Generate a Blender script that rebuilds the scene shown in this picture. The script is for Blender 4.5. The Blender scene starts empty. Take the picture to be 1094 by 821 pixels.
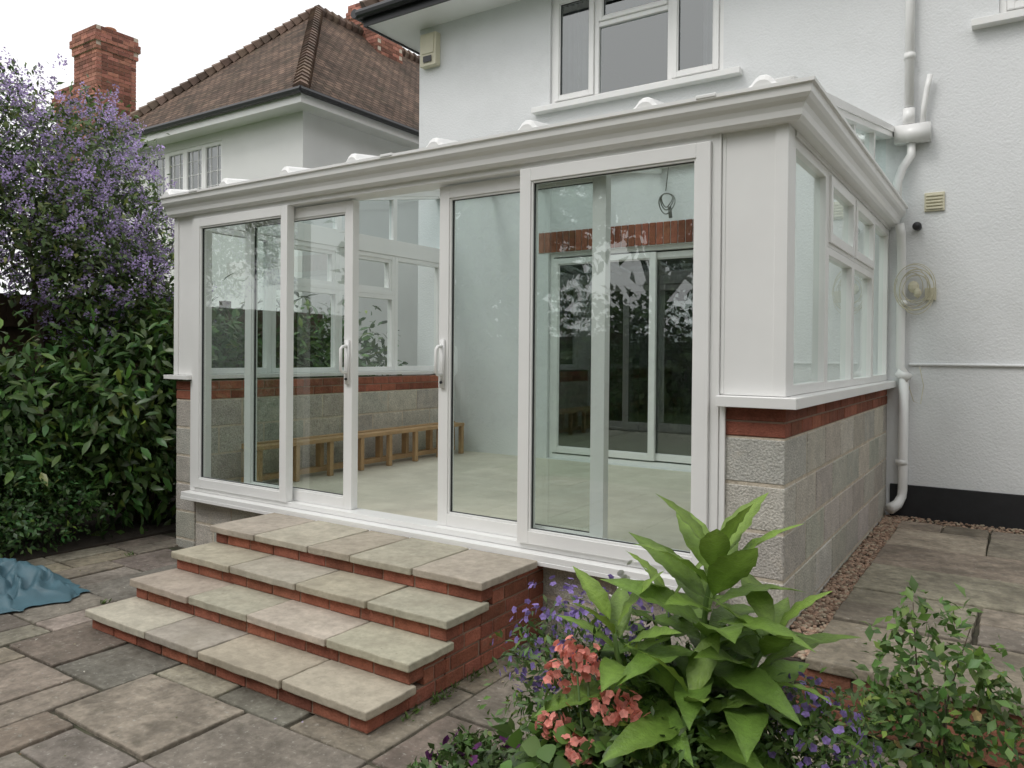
import bpy, math, random
import numpy as np
from mathutils import Vector, Matrix, noise

random.seed(7)
scene = bpy.context.scene
Zup = Vector((0, 0, 1))

# ------------------------------------------------------------------ materials
def mat(name, col, rough=0.6, var=0.12, scale=6.0, bump=0.0, bscale=60.0, attr=False,
        spots=None, trans=0.0, spec=0.5, fine=0.0, metal=0.0, stain=None, moss=None, bdist=.01):
    m = bpy.data.materials.new(name); m.use_nodes = True
    nt = m.node_tree; n = nt.nodes; l = nt.links
    b = n['Principled BSDF']
    b.inputs['Roughness'].default_value = rough
    b.inputs['Specular IOR Level'].default_value = spec
    b.inputs['Metallic'].default_value = metal
    tc = n.new('ShaderNodeTexCoord')
    if attr:
        a = n.new('ShaderNodeAttribute'); a.attribute_name = 'Col'; src = a.outputs['Color']
        mul = n.new('ShaderNodeVectorMath'); mul.operation = 'MULTIPLY'
        l.new(src, mul.inputs[0]); mul.inputs[1].default_value = col; cur = mul.outputs[0]
    else:
        r = n.new('ShaderNodeRGB'); r.outputs[0].default_value = (*col, 1); cur = r.outputs[0]
    def scl(cur, s, amt, det=3):
        t = n.new('ShaderNodeTexNoise'); t.inputs['Scale'].default_value = s
        t.inputs['Detail'].default_value = det; t.inputs['Roughness'].default_value = 0.65
        l.new(tc.outputs['Object'], t.inputs['Vector'])
        mr = n.new('ShaderNodeMapRange'); mr.inputs[1].default_value = 0.3; mr.inputs[2].default_value = 0.7
        mr.inputs[3].default_value = 1 - amt; mr.inputs[4].default_value = 1 + amt
        l.new(t.outputs['Fac'], mr.inputs[0])
        v = n.new('ShaderNodeVectorMath'); v.operation = 'SCALE'
        l.new(cur, v.inputs[0]); l.new(mr.outputs[0], v.inputs['Scale'])
        return v.outputs[0]
    if var: cur = scl(cur, scale, var)
    if fine: cur = scl(cur, bscale, fine, 2)
    for sp in [q for q in (spots, stain, moss) if q]:
        sc, lo, hi, c2, amt = sp
        t = n.new('ShaderNodeTexNoise'); t.inputs['Scale'].default_value = sc; t.inputs['Detail'].default_value = 5
        t.inputs['Roughness'].default_value = 0.7
        l.new(tc.outputs['Object'], t.inputs['Vector'])
        mr = n.new('ShaderNodeMapRange'); mr.inputs[1].default_value = lo; mr.inputs[2].default_value = hi
        mr.inputs[3].default_value = 0; mr.inputs[4].default_value = amt
        l.new(t.outputs['Fac'], mr.inputs[0])
        mx = n.new('ShaderNodeMix'); mx.data_type = 'RGBA'
        l.new(mr.outputs[0], mx.inputs[0]); l.new(cur, mx.inputs[6]); mx.inputs[7].default_value = (*c2, 1)
        cur = mx.outputs[2]
    l.new(cur, b.inputs['Base Color'])
    if bump:
        t = n.new('ShaderNodeTexNoise'); t.inputs['Scale'].default_value = bscale; t.inputs['Detail'].default_value = 4
        l.new(tc.outputs['Object'], t.inputs['Vector'])
        bp = n.new('ShaderNodeBump'); bp.inputs['Strength'].default_value = bump; bp.inputs['Distance'].default_value = bdist
        l.new(t.outputs['Fac'], bp.inputs['Height']); l.new(bp.outputs[0], b.inputs['Normal'])
    if trans:
        out = n['Material Output']
        tr = n.new('ShaderNodeBsdfTranslucent'); l.new(cur, tr.inputs['Color'])
        ms = n.new('ShaderNodeMixShader'); ms.inputs[0].default_value = trans
        l.new(b.outputs[0], ms.inputs[1]); l.new(tr.outputs[0], ms.inputs[2]); l.new(ms.outputs[0], out.inputs['Surface'])
    return m

def glass(name, tint, base=0.09, rough=0.0, graze=.75):
    m = bpy.data.materials.new(name); m.use_nodes = True
    nt = m.node_tree; n = nt.nodes; l = nt.links
    n.remove(n['Principled BSDF']); out = n['Material Output']
    lw = n.new('ShaderNodeLayerWeight'); lw.inputs['Blend'].default_value = 0.5
    p = n.new('ShaderNodeMath'); p.operation = 'POWER'; p.inputs[1].default_value = 4.6
    l.new(lw.outputs['Facing'], p.inputs[0])
    a = n.new('ShaderNodeMath'); a.operation = 'MULTIPLY_ADD'; a.inputs[1].default_value = graze; a.inputs[2].default_value = base
    l.new(p.outputs[0], a.inputs[0])
    t = n.new('ShaderNodeBsdfTransparent'); t.inputs[0].default_value = (*tint, 1)
    g = n.new('ShaderNodeBsdfGlossy'); g.inputs['Roughness'].default_value = rough; g.inputs[0].default_value = (0.97, 1, 0.99, 1)
    ms = n.new('ShaderNodeMixShader')
    l.new(a.outputs[0], ms.inputs[0]); l.new(t.outputs[0], ms.inputs[1]); l.new(g.outputs[0], ms.inputs[2])
    l.new(ms.outputs[0], out.inputs['Surface'])
    return m

def tile_mat(name, col):
    m = mat(name, col, rough=0.9, var=0.35, scale=1.3, fine=.25, bscale=9, spots=(3.0, 0.48, 0.7, (0.085, 0.078, 0.055), 0.65), spec=.2)
    nt = m.node_tree; n = nt.nodes; l = nt.links; b = n['Principled BSDF']
    uv = n.new('ShaderNodeUVMap'); uv.uv_map = 'UVMap'
    br = n.new('ShaderNodeTexBrick'); br.inputs['Scale'].default_value = 1.0
    br.inputs['Brick Width'].default_value = 0.17; br.inputs['Row Height'].default_value = 0.1
    br.inputs['Mortar Size'].default_value = 0.010; br.inputs['Color1'].default_value = (0.65, 0.65, 0.65, 1)
    br.inputs['Color2'].default_value = (1.2, 1.12, 1.07, 1); br.inputs['Mortar'].default_value = (0.3, 0.3, 0.3, 1)
    l.new(uv.outputs[0], br.inputs['Vector'])
    src = b.inputs['Base Color'].links[0].from_socket
    v = n.new('ShaderNodeVectorMath'); v.operation = 'MULTIPLY'
    l.new(src, v.inputs[0]); l.new(br.outputs['Color'], v.inputs[1]); l.new(v.outputs[0], b.inputs['Base Color'])
    bp = n.new('ShaderNodeBump'); bp.inputs['Strength'].default_value = 0.8; bp.inputs['Distance'].default_value = 0.02; bp.invert = True
    l.new(br.outputs['Fac'], bp.inputs['Height']); l.new(bp.outputs[0], b.inputs['Normal'])
    return m

M_upvc = mat('white_upvc', (0.86, 0.855, 0.84), 0.28, 0.03, 2)
M_render = mat('painted_render', (0.79, 0.80, 0.805), 0.85, 0.035, 0.8, bump=0.5, bscale=55, stain=(1.2, 0.5, 0.8, (0.66, 0.67, 0.665), 0.6))
M_render2 = mat('neighbour_render', (0.78, 0.78, 0.765), 0.85, 0.05, 0.8, bump=0.3, bscale=60)
M_block = mat('concrete_block', (1, 1, 1), 0.95, 0.14, 9, bump=0.9, bscale=90, attr=True, fine=0.30, spots=(60, 0.60, 0.72, (0.22, 0.21, 0.19), 0.7), stain=(6, .54, .72, (.60, .54, .45), .7))
M_mortar = mat('mortar', (0.58, 0.51, 0.41), 0.95, 0.2, 12, bump=0.8, bscale=60)
M_brick = mat('red_brick', (1, 1, 1), 0.9, 0.22, 14, bump=0.5, bscale=90, attr=True, fine=0.15, spec=.25, stain=(20, .6, .75, (.33, .24, .18), .4))
M_bmortar = mat('brick_mortar', (0.28, 0.19, 0.14), 0.95, 0.15, 12)
M_slab = mat('patio_slab', (1, 1, 1), 0.85, 0.28, 5, bump=0.8, bscale=24, attr=True, fine=0.18, spec=.3, bdist=.014,
             spots=(42, 0.58, 0.68, (0.44, 0.42, 0.37), 0.65), stain=(2.6, 0.46, 0.66, (0.088, 0.076, 0.060), 0.7), moss=(13, .55, .68, (.105, .098, .07), .5))
M_sand = mat('sandstone_slab', (1, 1, 1), 0.85, 0.14, 6, bump=0.7, bscale=22, attr=True, fine=0.12, spec=.3, stain=(4, 0.48, 0.72, (0.30, 0.265, 0.205), 0.55), spots=(60, .60, .70, (.22, .19, .15), .5))
M_joint = mat('joint_soil', (0.07, 0.062, 0.043), 1, 0.5, 6, bump=0.6, bscale=80, spots=(4, 0.5, 0.65, (0.05, 0.07, 0.025), 0.6))
M_lawn = mat('lawn_grass', (0.06, 0.10, 0.03), 1, 0.3, 2, bump=0.8, bscale=40)
M_soil = mat('soil', (0.05, 0.04, 0.03), 1, 0.3, 6, bump=0.8, bscale=50)
M_leaf = mat('leaf', (1, 1, 1), 0.45, 0.0, attr=True, trans=0.25)
M_leafbig = mat('big_leaf', (1, 1, 1), 0.42, 0.16, 40, attr=True, trans=0.25, bump=.35, bscale=130)
M_leaffar = mat('far_leaf', (1, 1, 1), 0.6, 0.0, attr=True)
M_leafg = mat('glossy_leaf', (1, 1, 1), 0.36, 0.0, attr=True, trans=0.15)
M_petal = mat('petal', (1, 1, 1), 0.7, 0.0, attr=True, trans=0.3)
M_bark = mat('bark', (0.12, 0.09, 0.065), 0.9, 0.3, 14, bump=0.6, bscale=50)
M_fence = mat('fence_wood', (0.09, 0.06, 0.04), 0.9, 0.3, 5, bump=0.4, bscale=40)
M_timber = mat('new_timber', (0.45, 0.29, 0.15), 0.7, 0.15, 8)
M_floor = mat('screed_floor', (0.60, 0.56, 0.46), 0.7, 0.10, 2.5, spots=(5, 0.5, 0.75, (0.68, 0.65, 0.56), 0.6), stain=(11, .56, .72, (.42, .38, .31), .4))
M_black = mat('bitumen_black', (0.02, 0.02, 0.022), 0.7, 0.2, 10)
M_blackp = mat('black_plastic', (0.025, 0.025, 0.028), 0.4, 0.0)
M_grey = mat('grey_flex', (0.25, 0.25, 0.23), 0.4, 0.0)
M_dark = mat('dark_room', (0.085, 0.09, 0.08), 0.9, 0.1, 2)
M_terra = mat('terracotta', (0.36, 0.16, 0.09), 0.8, 0.15, 10)
M_tarp = mat('blue_tarpaulin', (0.07, 0.145, 0.18), 0.5, 0.15, 6, bump=0.2, bscale=200)
M_alarm = mat('alarm_cream', (0.66, 0.62, 0.47), 0.5, 0.05)
M_cable = mat('cable', (0.6, 0.56, 0.42), 0.5, 0.05)
M_peb = mat('pebble', (1, 1, 1), 0.8, 0.15, 30, attr=True)
M_litter = mat('leaf_litter', (1, 1, 1), 0.9, 0.0, attr=True)
M_tile = tile_mat('clay_roof_tile', (0.150, 0.108, 0.084))
M_glass = glass('clear_glass', (0.85, 0.90, 0.88), 0.13)
M_roofg = glass('roof_glass', (0.82, 0.895, 0.89), 0.10)
M_winglass = glass('window_glass', (0.66, 0.71, 0.71), 0.20)
M_curtain = mat('curtain', (0.35, 0.36, 0.38), 0.9, 0.15, 4)

# ------------------------------------------------------------------ mesh builder
class MB:
    def __init__(s): s.v = []; s.f = []; s.c = []
    def add(s, vs, fs, col=(1, 1, 1)):
        o = len(s.v); s.v += [tuple(p) for p in vs]; s.f += [tuple(i + o for i in f) for f in fs]; s.c += [col] * len(vs)
    def box(s, x0, x1, y0, y1, z0, z1, col=(1, 1, 1), jit=0.0):
        j = lambda: random.uniform(-jit, jit) if jit else 0
        vs = [(x + j(), y + j(), z + (j() * 0.3)) for z in (z0, z1) for x, y in ((x0, y0), (x1, y0), (x1, y1), (x0, y1))]
        s.add(vs, [(3, 2, 1, 0), (4, 5, 6, 7), (0, 1, 5, 4), (1, 2, 6, 5), (2, 3, 7, 6), (3, 0, 4, 7)], col)
    def slab(s, x0, x1, y0, y1, z0, z1, col, jit=.004):
        n = 6; P = []
        cs = [(x0, y0), (x1, y0), (x1, y1), (x0, y1)]
        cs = [(a + random.uniform(-jit, jit), b + random.uniform(-jit, jit)) for a, b in cs]
        for k in range(4):
            a, b = cs[k], cs[(k + 1) % 4]
            for i in range(n):
                t = i / n; w = random.uniform(0, .006) if i == 0 else random.uniform(-.003, .004)
                dx, dy = b[0] - a[0], b[1] - a[1]; L = math.hypot(dx, dy)
                P.append((a[0] + dx * t - dy / L * w, a[1] + dy * t + dx / L * w))
        m = len(P); tl = [random.uniform(-.002, .002) for _ in range(2)]
        cx, cy = (x0 + x1) / 2, (y0 + y1) / 2
        zt = lambda p: z1 + tl[0] * (p[0] - cx) / .3 + tl[1] * (p[1] - cy) / .3
        vs = [(p[0], p[1], z0) for p in P] + [(p[0], p[1], zt(p)) for p in P]
        fs = [tuple(range(m))[::-1], tuple(range(m, 2 * m))] + [(i, (i + 1) % m, m + (i + 1) % m, m + i) for i in range(m)]
        s.add(vs, fs, col)
    def quad(s, a, b, c, d, col=(1, 1, 1)): s.add([a, b, c, d], [(0, 1, 2, 3)], col)
    def beam(s, p0, p1, w, h, col=(1, 1, 1), up=Zup):
        p0 = Vector(p0); p1 = Vector(p1); d = (p1 - p0).normalized(); sd = d.cross(up)
        if sd.length < 1e-4: sd = d.cross(Vector((1, 0, 0)))
        sd.normalize(); u = sd.cross(d)
        vs = [p + sd * (a * w / 2) + u * (b * h / 2) for p in (p0, p1) for a, b in ((-1, -1), (1, -1), (1, 1), (-1, 1))]
        s.add(vs, [(3, 2, 1, 0), (4, 5, 6, 7), (0, 1, 5, 4), (1, 2, 6, 5), (2, 3, 7, 6), (3, 0, 4, 7)], col)
    def tube(s, pts, rad, n=10, col=(1, 1, 1), closed=False):
        pts = [Vector(p) for p in pts]; k = len(pts)
        if not isinstance(rad, (list, tuple)): rad = [rad] * k
        vs = []; prev = None
        for i, p in enumerate(pts):
            if closed: d = pts[(i + 1) % k] - pts[i - 1]
            else: d = pts[min(i + 1, k - 1)] - pts[max(i - 1, 0)]
            d.normalize()
            a = prev if prev is not None else (Vector((1, 0, 0)) if abs(d.x) < 0.8 else Vector((0, 1, 0)))
            a = (a - d * a.dot(d)); a.normalize(); prev = a; b = d.cross(a)
            for j in range(n):
                t = 2 * math.pi * j / n; vs.append(p + (a * math.cos(t) + b * math.sin(t)) * rad[i])
        fs = []
        for i in range(k if closed else k - 1):
            i2 = (i + 1) % k
            for j in range(n): fs.append((i * n + j, i * n + (j + 1) % n, i2 * n + (j + 1) % n, i2 * n + j))
        if not closed: fs += [tuple(range(n))[::-1], tuple((k - 1) * n + j for j in range(n))]
        s.add(vs, fs, col)
    def ball(s, c, r, col=(1, 1, 1), n=8, m=5):
        if not isinstance(r, (list, tuple)): r = (r, r, r)
        vs = []; fs = []
        for i in range(m + 1):
            ph = math.pi * i / m
            for j in range(n):
                t = 2 * math.pi * j / n
                vs.append((c[0] + r[0] * math.sin(ph) * math.cos(t), c[1] + r[1] * math.sin(ph) * math.sin(t), c[2] + r[2] * math.cos(ph)))
        for i in range(m):
            for j in range(n): fs.append((i * n + j, (i + 1) * n + j, (i + 1) * n + (j + 1) % n, i * n + (j + 1) % n))
        s.add(vs, fs, col)
    def lathe(s, c, prof, n=28, col=(1, 1, 1)):
        vs = [(c[0] + r * math.cos(2 * math.pi * j / n), c[1] + r * math.sin(2 * math.pi * j / n), c[2] + z) for r, z in prof for j in range(n)]
        fs = [(i * n + j, i * n + (j + 1) % n, (i + 1) * n + (j + 1) % n, (i + 1) * n + j) for i in range(len(prof) - 1) for j in range(n)]
        s.add(vs, fs, col)
    def obj(s, name, m, bevel=0.0, smooth=False, seg=1):
        me = bpy.data.meshes.new(name); me.from_pydata(s.v, [], s.f); me.materials.append(m)
        ca = me.color_attributes.new('Col', 'FLOAT_COLOR', 'POINT')
        ca.data.foreach_set('color', np.array([(c[0], c[1], c[2], 1) for c in s.c], dtype=np.float32).ravel())
        if smooth: me.polygons.foreach_set('use_smooth', [True] * len(me.polygons))
        me.update()
        o = bpy.data.objects.new(name, me); scene.collection.objects.link(o)
        if bevel:
            b = o.modifiers.new('bevel', 'BEVEL'); b.width = bevel; b.segments = seg; b.limit_method = 'ANGLE'; b.angle_limit = math.radians(40)
        return o

def group(name, parts, loc=None):
    e = bpy.data.objects.new(name, None); scene.collection.objects.link(e)
    e.location = loc; e.empty_display_size = 0.2
    for o in parts:
        o.parent = e; o.matrix_parent_inverse = Matrix.Translation(-Vector(loc))
    return e

def cj(base, v=0.12, h=0.04):
    k = 1 + random.uniform(-v, v); return tuple(max(0.005, c * k * (1 + random.uniform(-h, h))) for c in base)

def course(mb, mo, axis, a0, a1, b0, b1, z0, z1, L, off, base, gap=0.010, inset=0.006, v=0.12):
    a = a0 - off
    while a < a1 - 1e-4:
        s0 = max(a, a0); s1 = min(a + L, a1)
        if s1 - s0 > 0.03:
            g = gap / 2
            e0 = s0 + (g if s0 > a0 + 1e-4 else 0); e1 = s1 - (g if s1 < a1 - 1e-4 else 0)
            jb = random.uniform(-0.0015, 0.0015)
            if axis == 'x': mb.box(e0, e1, b0 + jb, b1 + jb, z0 + g, z1 - g, cj(base, v))
            else: mb.box(b0 + jb, b1 + jb, e0, e1, z0 + g, z1 - g, cj(base, v))
        a += L
    if axis == 'x': mo.box(a0 + inset, a1 - inset, b0 + inset, b1 - inset, z0, z1)
    else: mo.box(b0 + inset, b1 - inset, a0 + inset, a1 - inset, z0, z1)

BLK = (0.50, 0.47, 0.415); BRK = (0.285, 0.105, 0.068)
XL = -4.82; D = 3.35; WT = 0.25; WR = 0.305; ZC = 1.35
ZF = 0.47

# ------------------------------------------------------------------ conservatory
blk, mo, brk, bmo = MB(), MB(), MB(), MB()
def dwarf(axis, a0, a1, b0, b1, ztop, band=True):
    z = ztop
    if band:
        for i in range(2):
            course(brk, bmo, axis, a0, a1, b0, b1, z - 0.075, z, 0.225, 0.11 * i, BRK, v=0.3); z -= 0.075
    i = 0
    while z > -0.1:
        course(blk, mo, axis, a0, a1, b0, b1, z - 0.225, z, 0.45, 0.225 * (i % 2), BLK, v=0.14, gap=.015, inset=.004); z -= 0.225; i += 1
dwarf('y', 0, D, -WR, 0, ZC - 0.015)
dwarf('y', 0, D, XL, XL + WT, ZC - 0.015)
dwarf('x', XL + WT + 0.002, -WR - 0.002, 0.01, 0.01 + WT, 0.435, band=False)
cons = [blk.obj('block_walls', M_block, 0.005), mo.obj('block_mortar', M_mortar), brk.obj('brick_band', M_brick, 0.003), bmo.obj('brick_band_mortar', M_bmortar)]

fr = MB(); gl = MB(); rg = MB(); gk_ = MB()
def fx(x0, x1, z0, z1, w, y0, y1, g=True, gy=None, wb=None):
    wb = wb or w
    fr.box(x0, x0 + w, y0, y1, z0, z1); fr.box(x1 - w, x1, y0, y1, z0, z1)
    fr.box(x0 + w, x1 - w, y0, y1, z1 - w, z1); fr.box(x0 + w, x1 - w, y0, y1, z0, z0 + wb)
    if g:
        bw = 0.012; ya = y0 + 0.008
        fr.box(x0 + w, x0 + w + bw, ya, y1 - 0.01, z0 + wb, z1 - w); fr.box(x1 - w - bw, x1 - w, ya, y1 - 0.01, z0 + wb, z1 - w)
        fr.box(x0 + w + bw, x1 - w - bw, ya, y1 - 0.01, z1 - w - bw, z1 - w); fr.box(x0 + w + bw, x1 - w - bw, ya, y1 - 0.01, z0 + wb, z0 + wb + bw)
        gk = .003; yg = ya + .012
        for (a, b, c, d) in ((x0 + w + bw, x0 + w + bw + gk, z0 + wb + bw, z1 - w - bw), (x1 - w - bw - gk, x1 - w - bw, z0 + wb + bw, z1 - w - bw), (x0 + w + bw + gk, x1 - w - bw - gk, z1 - w - bw - gk, z1 - w - bw), (x0 + w + bw + gk, x1 - w - bw - gk, z0 + wb + bw, z0 + wb + bw + gk)):
            gk_.box(a, b, yg, yg + .016, c, d)
        yy = gy if gy is not None else (y0 + y1) / 2
        gl.quad((x0 + w, yy, z0 + wb), (x1 - w, yy, z0 + wb), (x1 - w, yy, z1 - w), (x0 + w, yy, z1 - w))
def fy(y0, y1, z0, z1, w, x0, x1, g=True):
    fr.box(x0, x1, y0, y0 + w, z0, z1); fr.box(x0, x1, y1 - w, y1, z0, z1)
    fr.box(x0, x1, y0 + w, y1 - w, z1 - w, z1); fr.box(x0, x1, y0 + w, y1 - w, z0, z0 + w)
    if g:
        xx = (x0 + x1) / 2
        gl.quad((xx, y0 + w, z0 + w), (xx, y1 - w, z0 + w), (xx, y1 - w, z1 - w), (xx, y0 + w, z1 - w))
DX0, DX1, DZ0, DZ1 = -4.57, -0.31, ZF, 2.665
fr.box(DX0, DX0 + 0.045, -0.03, 0.12, DZ0, DZ1); fr.box(DX1 - 0.045, DX1, -0.03, 0.12, DZ0, DZ1)
fr.box(DX0 + 0.045, DX1 - 0.045, -0.03, 0.12, DZ1 - 0.045, DZ1); fr.box(DX0 + 0.045, DX1 - 0.045, -0.026, 0.12, DZ0, DZ0 + 0.035)
zi0, zi1 = DZ0 + 0.036, DZ1 - 0.046
fx(DX0 + 0.046, -3.43, zi0, zi1, 0.068, -0.045, 0.02)
fx(-1.46, DX1 - 0.046, zi0, zi1, 0.072, -0.052, 0.02)
fx(-4.0, -2.86, zi0, zi1 - 0.01, 0.075, 0.035, 0.095)
fx(-2.11, -0.96, zi0, zi1 - 0.01, 0.075, 0.035, 0.095)
fr.box(DX0 - 0.03, DX1 + 0.03, -0.10, 0.10, ZF - 0.035, ZF - 0.002)
fr.box(DX0 - 0.03, DX1 + 0.03, -0.105, -0.085, ZF - 0.06, ZF - 0.036)
fr.box(DX1 + 0.002, -0.055, -0.012, 0.09, ZC + 0.035, 2.70); fr.box(-0.055, 0.005, -0.022, 0.10, ZC + 0.035, 2.70)
fr.box(DX1 + 0.002, DX1 + 0.02, -0.016, -0.011, ZC + 0.04, 2.66)
fr.box(XL - 0.005, XL + 0.05, -0.022, 0.10, ZC + 0.035, 2.70); fr.box(XL + 0.05, DX0 - 0.002, -0.012, 0.09, ZC + 0.035, 2.70)
fr.box(DX1 + 0.001, DX1 + 0.03, -0.02, -0.003, ZF, ZC - 0.01)
fr.box(DX0 - 0.03, DX0 - 0.001, -0.02, -0.003, ZF, ZC - 0.01)
fr.box(XL, 0, -0.005, 0.12, DZ1 + 0.002, 2.80)
fr.box(-0.31, 0.06, -0.07, 0.14, ZC, ZC + 0.033); fr.box(-0.20, 0.06, 0.142, D, ZC, ZC + 0.033)
fr.box(-0.31, 0.065, -0.075, -0.065, ZC - 0.02, ZC + 0.031); fr.box(0.055, 0.066, -0.065, D, ZC - 0.02, ZC + 0.031)
fr.box(XL - 0.07, DX0 - 0.0, -0.07, 0.14, ZC, ZC + 0.033); fr.box(XL - 0.07, XL + 0.20, 0.142, D, ZC, ZC + 0.033)
z0s, z1s, zt = ZC + 0.035, 2.63, 2.20
ys = [0.102, 0.90, 1.72, 2.54, D - 0.01]
for xa, xb, sgn in ((-0.068, -0.002, 1), (XL + 0.002, XL + 0.068, -1)):
    for i in range(4):
        if i in (1, 2):
            fy(ys[i] + .001, ys[i + 1] - .001, z0s, zt, 0.045, xa, xb)
            fy(ys[i] + .001, ys[i + 1] - .001, zt + .001, z1s, 0.045, xa, xb, g=False)
            e = 0.014 * sgn
            fy(ys[i] + .03, ys[i + 1] - .03, zt + .025, z1s - .025, 0.055, xa + e, xb + e)
        else:
            fy(ys[i] + .001, ys[i + 1] - .001, z0s, z1s, 0.05, xa, xb)
    fr.box(xa - 0.01 , xb + 0.01, 0.12, D, z1s + .001, 2.80)
    xm = (xa + xb) / 2
    rg.add([(xm, 0, 2.8), (xm, D, 2.8), (xm, D, 3.40)], [(0, 1, 2)])
    for yy in (1.72, 2.54): fr.box(xa, xb, yy - .03, yy + .03, 2.801, 2.80 + (0.62) * yy / D - .02)
    fr.beam((xm + 0.02 * sgn, -0.08, 2.805), (xm + 0.02 * sgn, D, 3.44), 0.09, 0.09)
    fr.beam((xm + 0.055 * sgn, -0.08, 2.825), (xm + 0.055 * sgn, D, 3.46), 0.04, 0.05)
cons.append(fr.obj('frames', M_upvc, 0.005, seg=2))
cons.append(gk_.obj('rubber_gaskets', M_blackp))
rb = MB()
bx = [-0.67, -1.37, -2.03, -2.71, -3.36, -4.04]
allx = [XL + 0.05] + bx[::-1] + [-0.05]
for x in bx:
    rb.beam((x, -0.1, 2.81), (x, D - .02, 3.425), 0.055, 0.05)
    rb.beam((x, 0.10, 2.78), (x, D - .02, 3.38), 0.04, 0.06)
for x in bx + [-0.09, XL + 0.06]:
    sec = [(-.085, 0), (-.055, .022), (-.035, .048), (-.015, .060), (.015, .060), (.035, .048), (.055, .022), (.085, 0)]
    vs = [(x + a * k, y, 2.806 + dz + b * k2) for (y, k, k2, dz) in ((-.135, .75, .55, 0), (-.12, 1, 1, 0), (.05, .9, .9, .03), (.25, .55, .75, .065)) for a, b in sec]
    m = len(sec); fs = [(r * m + j, r * m + j + 1, (r + 1) * m + j + 1, (r + 1) * m + j) for r in range(3) for j in range(m - 1)] + [tuple(range(m))[::-1], tuple(range(3 * m, 4 * m))]
    rb.add(vs, fs)
rb.box(XL, 0, D - 0.06, D - 0.002, 3.40, 3.50); rb.box(XL + .1, -.1, -0.06, -0.02, 2.79, 2.815)
cons.append(rb.obj('roof_bars', M_upvc, 0.004))
for a, b in zip(allx[:-1], allx[1:]):
    rg.quad((a, -0.08, 2.815), (b, -0.08, 2.815), (b, D, 3.43), (a, D, 3.43))
cons.append(rg.obj('roof_glazing', M_roofg)); cons.append(gl.obj('door_and_window_glass', M_glass))
gt = MB()
prof = [(0.0, 2.655), (0.055, 2.655), (0.07, 2.672), (0.075, 2.70), (0.085, 2.722), (0.105, 2.738), (0.118, 2.755), (0.122, 2.79), (0.135, 2.795), (0.135, 2.812), (0.105, 2.812), (0.10, 2.75), (0.02, 2.74), (0.0, 2.74)]
path = [(XL - 0.02, 0, 0, -1), (0, 0, 1, -1), (0, D - 0.02, 1, 0)]
vs = [(px + dx * (o + .006), py + dy * (o + .006), z) for px, py, dx, dy in path for o, z in prof]; k = len(prof)
fs = [(i * k + j, i * k + (j + 1) % k, (i + 1) * k + (j + 1) % k, (i + 1) * k + j) for i in range(2) for j in range(k)]
fs += [tuple(range(k)), tuple(range(2 * k, 3 * k))[::-1]]
gt.add(vs, fs)
cons.append(gt.obj('ogee_gutter', M_upvc))
g2 = MB()
for x in (-0.35, -2.4, -4.4): g2.box(x - .05, x + .05, -0.146, -0.02, 2.80, 2.818)
cons.append(g2.obj('gutter_straps', M_upvc, .003))
hd = MB()
for x in (-2.897, -2.073):
    hd.box(x - .016, x + .016, 0.018, 0.034, 1.36, 1.66)
    hd.tube([(x, 0.02, 1.44), (x, -0.02, 1.445), (x, -0.035, 1.46), (x, -0.035, 1.60), (x, -0.02, 1.615), (x, 0.02, 1.62)], 0.011, 8)
cons.append(hd.obj('door_handles', M_upvc, smooth=True))
lk = MB()
for x in (-2.897, -2.073): lk.tube([(x, .018, 1.395), (x, .008, 1.395)], .009, 10)
cons.append(lk.obj('door_locks', M_blackp))
fl = MB(); fl.box(XL + WT, -WR, 0.13, D, 0.30, ZF - 0.01); cons.append(fl.obj('screed_floor', M_floor))
group('conservatory', cons, (-2.4, 1.6, 0))

tf = MB()
for z in (ZF + 0.02, ZF + 0.30): tf.box(-4.45, -4.38, 0.35, 3.15, z, z + 0.045)
tf.box(-4.37, -4.25, 0.35, 3.15, ZF + 0.30, ZF + 0.335)
for i in range(8):
    y = 0.37 + i * 0.39; tf.box(-4.448, -4.382, y, y + 0.045, ZF + 0.066, ZF + 0.299); tf.box(-4.30, -4.255, y, y + .045, ZF - .008, ZF + .299)
group('timber_bench_frame', [tf.obj('rails_and_posts', M_timber, 0.003)], (-4.4, 1.7, ZF))
lt = MB()
lx, ly = -1.25, 1.6
lt.tube([(lx, ly, 3.09), (lx + .01, ly, 2.95), (lx - .01, ly, 2.78)], 0.004, 6)
for rr_, dz_ in ((.06, 0), (.075, -.015), (.05, .01)):
    lt.tube([(lx + rr_ * .8 * math.cos(t), ly + .02 * math.sin(t * 2), 2.70 + dz_ + rr_ * math.sin(t)) for t in np.linspace(0, 2 * math.pi, 24)[:-1]], 0.0045, 6, closed=True)
lt.tube([(lx + .02, ly, 2.66), (lx + .03, ly, 2.58)], .014, 8)
group('hanging_cable_light', [lt.obj('cable_and_lampholder', M_grey, smooth=True)], (lx, ly, 2.7))

# ------------------------------------------------------------------ houses
def wall_y(mb, x0, x1, z0, z1, holes, y, rev=0.12):
    xs = sorted({x0, x1, *[h[0] for h in holes], *[h[1] for h in holes]}); zs = sorted({z0, z1, *[h[2] for h in holes], *[h[3] for h in holes]})
    for a, b in zip(xs[:-1], xs[1:]):
        for c, d in zip(zs[:-1], zs[1:]):
            mx, mz = (a + b) / 2, (c + d) / 2
            if any(h[0] < mx < h[1] and h[2] < mz < h[3] for h in holes): continue
            mb.quad((a, y, c), (b, y, c), (b, y, d), (a, y, d))
    for h in holes:
        a, b, c, d = h
        mb.quad((a, y, c), (a, y + rev, c), (a, y + rev, d), (a, y, d)); mb.quad((b, y, d), (b, y + rev, d), (b, y + rev, c), (b, y, c))
        mb.quad((a, y, c), (b, y, c), (b, y + rev, c), (a, y + rev, c)); mb.quad((a, y + rev, d), (b, y + rev, d), (b, y, d), (a, y, d))
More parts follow.
